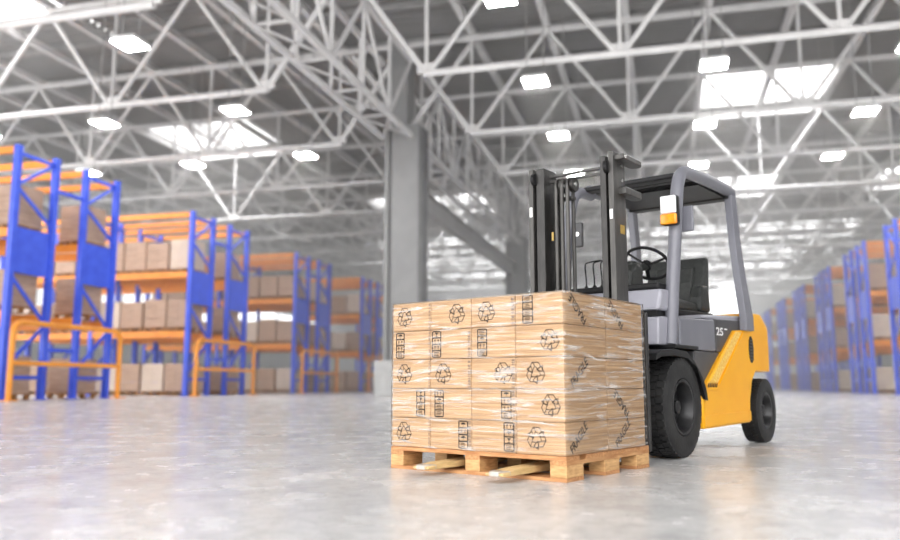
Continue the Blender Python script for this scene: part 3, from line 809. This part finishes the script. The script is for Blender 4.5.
# mast
def rail(name, y0, y1, zt, mat='mast_steel', a0=1.11, a1=1.285):
    fb(MB().box(a0, a0 + .03, y0, y1, .09, zt), name, M[mat], .003)
fb(MB().box(1.11, 1.285, .236, .276, .08, 2.055), 'outer_rail', M['mast_web'], .004)
fb(MB().box(1.105, 1.25, .291, .334, .08, 2.03), 'inner_rail', M['mast_steel'], .004)
fb(MB().box(1.16, 1.22, .27, .295, .08, 2.0), 'rail_gap_shade', M['black'])  # black strip added for the shade in the gap between the rails
fb(MB().box(1.105, 1.25, .866, .902, .08, 2.03), 'outer_rail', M['mast_web'], .004)
fb(MB().box(1.11, 1.285, .776, .842, .08, 2.025), 'inner_rail', M['mast_steel'], .004)
fb(MB().box(1.16, 1.22, .84, .868, .08, 2.0), 'rail_gap_shade', M['black'])  # same black strip for the shaded gap on the left side
for yy in (.283, .854):
    fb(MB().tube([(1.115, yy - .013, 1.95), (1.115, yy + .013, 1.95)], .045, 16), 'guide_roller', M['black'])
for y0, z0, z1 in ((.884, 1.68, 1.75), (.256, 1.59, 1.655)):
    fb(MB().box(1.102, 1.106, y0 - .011, y0 + .011, z0, z1), 'white_sticker', M['sticker_white'])
fb(MB().box(1.19, 1.25, .233, .236, 1.50, 1.56), 'yellow_sticker', M['sticker_yellow'])
fb(MB().box(1.10, 1.104, .70, .715, 1.49, 1.55), 'yellow_sticker', M['sticker_yellow'])
# cross members
for z in (1.935, 1.975): fb(MB().bar((1.20, .30, z), (1.20, .80, z), .03, .018), 'top_crossmember', M['mast_web'], .004)
fb(MB().box(1.24, 1.29, .27, .84, .20, .32), 'lower_crossmember', M['mast_steel'], .006)
fb(MB().box(1.24, 1.29, .27, .84, .98, 1.06), 'middle_crossmember', M['mast_steel'], .006)
# rounded top plate and bracket on the right rail
def lobe(z0, z1, x0, x1, y0, y1):
    n = 10; cy = (y0 + y1) / 2; r = (y1 - y0) / 2
    return MB().prism_z([(x0, y0), (x1 - r, y0)] + [(x1 - r + r * math.sin(i * PI / n), cy - r * math.cos(i * PI / n)) for i in range(1, n)] + [(x1 - r, y1), (x0, y1)], z0, z1)
pl = fb(lobe(1.995, 2.03, 1.13, 1.44, .165, .262), 'top_plate', M['mast_web'], .006)
o = fb(MB().tube([(1.15, .160, 2.012), (1.15, .168, 2.012)], .014, 10), 'plate_bolt', M['chrome']); o.parent = pl
fb(lobe(1.765, 1.815, 1.18, 1.45, .18, .26), 'tilt_bracket', M['mast_web'], .006)
for z in (1.97, 1.87): fb(MB().tube([(1.23, .229, z), (1.23, .237, z)], .012, 10), 'rail_bolt', M['chrome'])
# lift cylinder, hoses, chain and pulleys
fb(MB().tube([(1.22, .735, .1), (1.22, .735, 1.86)], .022, 14), 'lift_cylinder', M['mast_steel'])
fb(MB().tube([(1.22, .735, 1.86), (1.22, .735, 1.95)], .012, 10), 'piston_rod', M['chrome'])
for yy in (.69, .645, .60):
    pts = [(1.13, yy, .5), (1.13, yy, 1.86)] + [(1.13 + .04 - .04 * math.cos(a), yy, 1.88 + .045 * math.sin(a)) for a in [i * PI / 8 for i in range(9)]] + [(1.21, yy, 1.70), (1.21, yy, .6)]
    fb(MB().tube(pts, .014, 10), 'hydraulic_hose', M['mast_web'])
for yy in (.575, .667):
    pu = fb(MB().lathe_y([(yy - .018, .05), (yy - .012, .055), (yy - .008, .042), (yy + .008, .042), (yy + .012, .055), (yy + .018, .05)], 1.17, 1.885, 24), 'hose_pulley', M['mast_steel'])
    o = fb(MB().lathe_y([(yy - .022, .016), (yy - .020, .018), (yy + .02, .018)], 1.17, 1.885, 12), 'pulley_pin', M['chrome']); o.parent = pu
fb(MB().box(1.145, 1.19, .565, .70, 1.775, 1.80), 'pulley_bracket', M['mast_steel'], .004)
# carriage and backrest
for z in (.16, .50): fb(MB().box(1.035, 1.075, .02, 1.10, z, z + .09), 'carriage_bar', M['mast_steel'], .006)
for yy in (.014, 1.10):
    pts = catmull([(1.035, yy, .09), (1.035, yy, .5), (1.035, yy, .90), (1.03, yy, .955)], 4)
    fb(MB().box(1.015, 1.055, yy - .014, yy + .014, .09, .945), 'backrest_post', M['mast_steel'], .01, 3)
fb(MB().box(1.02, 1.045, .02, 1.10, .93, .955), 'backrest_top_bar', M['mast_steel'], .008)
for k in range(7):
    yy = .15 + k * .135; fb(MB().box(1.025, 1.04, yy, yy + .02, .58, .94), 'backrest_bar', M['mast_steel'])
fb(MB().box(1.06, 1.25, .34, .40, .12, .6), 'carriage_arm', M['mast_steel']); fb(MB().box(1.06, 1.25, .71, .77, .12, .6), 'carriage_arm', M['mast_steel'])
# forks
for yc, dx in ((.265, .06), (.775, .09)):
    m = MB(); w = .055
    pr = [(-.33 + dx, .040), (-.31 + dx, .036), (1.00, .030), (1.04, .030), (1.04, .55), (1.005, .55), (1.0, .10), (.95, .078), (.3, .075), (-.1, .066), (-.33 + dx, .054)]
    fo = fb(m.prism_y(pr, yc - w, yc + w), 'fork', M['fork'], .006)
    tp = fb(MB().prism_z([(-.335 + dx, yc - .028), (-.335 + dx, yc + .028), (-.26 + dx, yc + .057), (-.26 + dx, yc - .057)], .036, .0625), 'fork_tip', M['fork_tip'], .005); tp.parent = fo

# tilt and controls
fb(MB().tube([(1.26, .42, .62), (1.50, .42, .70)], .03, 12), 'tilt_cylinder', M['mast_steel'])
for i, yy in enumerate((.87, .80, .735)):
    kb = fb(MB().lathe_y([(yy - .022, .006), (yy, .03), (yy + .022, .006)], 1.88, 1.235, 10), 'lever_boot', M['black'])
    pts = catmull([(1.88, yy, 1.235), (1.875, yy, 1.32), (1.865, yy, 1.42), (1.90, yy - .02, 1.445), (1.93, yy - .10, 1.46)], 4)
    fb(MB().tube(pts, .0055, 6), 'control_lever', M['black'])
# steering column pod and wheel
fb(MB().prism_y([(1.84, 1.22), (1.90, 1.36), (2.0, 1.44), (2.10, 1.44), (2.14, 1.36), (2.06, 1.22)], .50, .70), 'steering_console', M['seat'], .03, 3)
fb(MB().prism_y([(1.70, 1.20), (1.74, 1.33), (1.84, 1.40), (1.93, 1.385), (1.96, 1.20)], .42, .66), 'instrument_pod', M['seat'], .03, 3)
sw = Vector((2.26, .53, 1.45)); tilt = math.radians(38)
X_ = Vector((math.cos(tilt), 0, -math.sin(tilt))); Y_ = Vector((0, 1, 0)); N_ = X_.cross(Y_)
ring = [sw + (X_ * math.cos(2 * PI * i / 36) + Y_ * math.sin(2 * PI * i / 36)) * .175 for i in range(36)]
wl = fb(MB().tube(ring, .013, 8, closed=True), 'steering_wheel', M['black'])
m = MB()
for a in (0.3, 2.4, 4.5): m.bar(sw - N_ * .02, sw + (X_ * math.cos(a) + Y_ * math.sin(a)) * .172, .03, .012)
m.tube([sw - N_ * .045, sw - N_ * .0], .04, 14)
o = fb(m, 'wheel_spokes', M['black']); o.parent = wl
m = MB(); m.tube([(2.02, .60, 1.36), sw - N_ * .03], .03, 12); fb(m, 'steering_shaft', M['seat'])
# seat
st_ = thing('x', 'x', 'x'); bpy.data.objects.remove(st_)
bk = fb(MB().prism_y([(2.90, 1.10), (2.96, 1.35), (3.045, 1.575), (3.085, 1.59), (3.12, 1.56), (3.09, 1.30), (3.06, 1.10)], .34, .86), 'seat_back', M['seat'], .03, 3)
o = fb(MB().prism_y([(2.875, 1.16), (2.93, 1.36), (2.985, 1.50), (3.02, 1.50), (2.95, 1.16)], .43, .77), 'back_cushion', M['seat'], .025, 3); o.parent = bk
for y0, y1 in ((.325, .43), (.77, .875)):
    o = fb(MB().prism_y([(2.84, 1.10), (2.84, 1.22), (2.90, 1.32), (3.04, 1.34), (3.08, 1.10)], y0, y1), 'seat_bolster', M['seat'], .03, 3); o.parent = bk
fb(MB().prism_y([(2.40, 1.085), (2.38, 1.15), (2.44, 1.185), (2.95, 1.165), (3.0, 1.085)], .36, .84), 'seat_cushion', M['seat'], .03, 3)
fb(MB().prism_y([(2.36, 1.04), (2.36, 1.085), (3.12, 1.10), (3.16, 1.065)], .33, .87), 'seat_base', M['black'], .01)

# ------------------------------------------------------------------ haze in the depth of the hall
hz = MB(); hz.add([W(26, VL + .5, 0.02), W(26, VR - .5, .02), W(UF - .5, VR - .5, .02), W(UF - .5, VL + .5, .02), W(26, VL + .5, 17.2), W(26, VR - .5, 17.2), W(UF - .5, VR - .5, 17.2), W(UF - .5, VL + .5, 17.2)],
       [(0, 3, 2, 1), (4, 5, 6, 7), (0, 1, 5, 4), (1, 2, 6, 5), (2, 3, 7, 6), (3, 0, 4, 7)])
HAZE = .013
if HAZE:
    hm = bpy.data.materials.new('haze'); hm.use_nodes = True; nt = hm.node_tree
    for n_ in list(nt.nodes): nt.nodes.remove(n_)
    out = nt.nodes.new('ShaderNodeOutputMaterial'); vs_ = nt.nodes.new('ShaderNodeVolumeScatter'); vs_.inputs['Density'].default_value = HAZE; vs_.inputs['Color'].default_value = (1, .985, .97, 1)
    vs_.inputs['Anisotropy'].default_value = .2
    nt.links.new(vs_.outputs[0], out.inputs['Volume'])
    o = hz.build('haze', hm); o['kind'] = 'structure'

# ------------------------------------------------------------------ world
w = bpy.data.worlds.new('World'); SC.world = w; w.use_nodes = True; nt = w.node_tree
bg = nt.nodes['Background']; tc = nt.nodes.new('ShaderNodeTexCoord'); sep = nt.nodes.new('ShaderNodeSeparateXYZ')
vm = nt.nodes.new('ShaderNodeVectorMath'); vm.operation = 'DOT_PRODUCT'; vm.inputs[1].default_value = Vector((-.85, -.45, .10)).normalized()
nt.links.new(tc.outputs['Generated'], vm.inputs[0])
fc = nt.nodes.new('ShaderNodeFloatCurve'); cv = fc.mapping.curves[0]; fc.mapping.use_clip = False
cv.points[0].location = (0, .12); cv.points[1].location = (1, 1.0); cv.points.new(.40, .50); cv.points.new(.24, .20); fc.mapping.update()
ma = nt.nodes.new('ShaderNodeMath'); ma.operation = 'MULTIPLY_ADD'; ma.inputs[1].default_value = .5; ma.inputs[2].default_value = .5
nt.links.new(vm.outputs['Value'], ma.inputs[0]); nt.links.new(ma.outputs[0], fc.inputs['Value'])
mb = nt.nodes.new('ShaderNodeMath'); mb.operation = 'MULTIPLY'; mb.inputs[1].default_value = 2.2
nt.links.new(fc.outputs[0], mb.inputs[0])
def dir_term(vec, a, b, val):
    v_ = nt.nodes.new('ShaderNodeVectorMath'); v_.operation = 'DOT_PRODUCT'; v_.inputs[1].default_value = Vector(vec).normalized(); nt.links.new(tc.outputs['Generated'], v_.inputs[0])
    r_ = nt.nodes.new('ShaderNodeMapRange'); r_.interpolation_type = 'SMOOTHSTEP'
    r_.inputs['From Min'].default_value = a; r_.inputs['From Max'].default_value = b; r_.inputs['To Min'].default_value = 0; r_.inputs['To Max'].default_value = val
    nt.links.new(v_.outputs['Value'], r_.inputs['Value']); return r_.outputs[0]
prev = mb.outputs[0]
for t_ in (dir_term((0, 0, 1), .35, .85, 7.0), dir_term((.26, .97, 0), .75, .95, 2.2)):
    ad = nt.nodes.new('ShaderNodeMath'); ad.operation = 'ADD'; nt.links.new(prev, ad.inputs[0]); nt.links.new(t_, ad.inputs[1]); prev = ad.outputs[0]
nt.links.new(prev, bg.inputs['Strength'])
bg.inputs['Color'].default_value = (1, .99, .985, 1)

# ------------------------------------------------------------------ camera
cam = bpy.data.cameras.new('Camera'); co = bpy.data.objects.new('Camera', cam); C.objects.link(co); SC.camera = co
cam.sensor_width = 36; cam.lens = 800 / 900 * 36
co.location = (0, 0, .5)
pitch = math.atan((384 - 270) / 800.)
co.rotation_euler = (PI / 2 + pitch, 0, 0)
cam.dof.use_dof = True; cam.dof.focus_distance = 5.15; cam.dof.aperture_fstop = .95
cam.clip_end = 400
SC.view_settings.view_transform = 'Standard'; SC.view_settings.look = 'None'; SC.view_settings.gamma = 1; SC.view_settings.exposure = 0.92
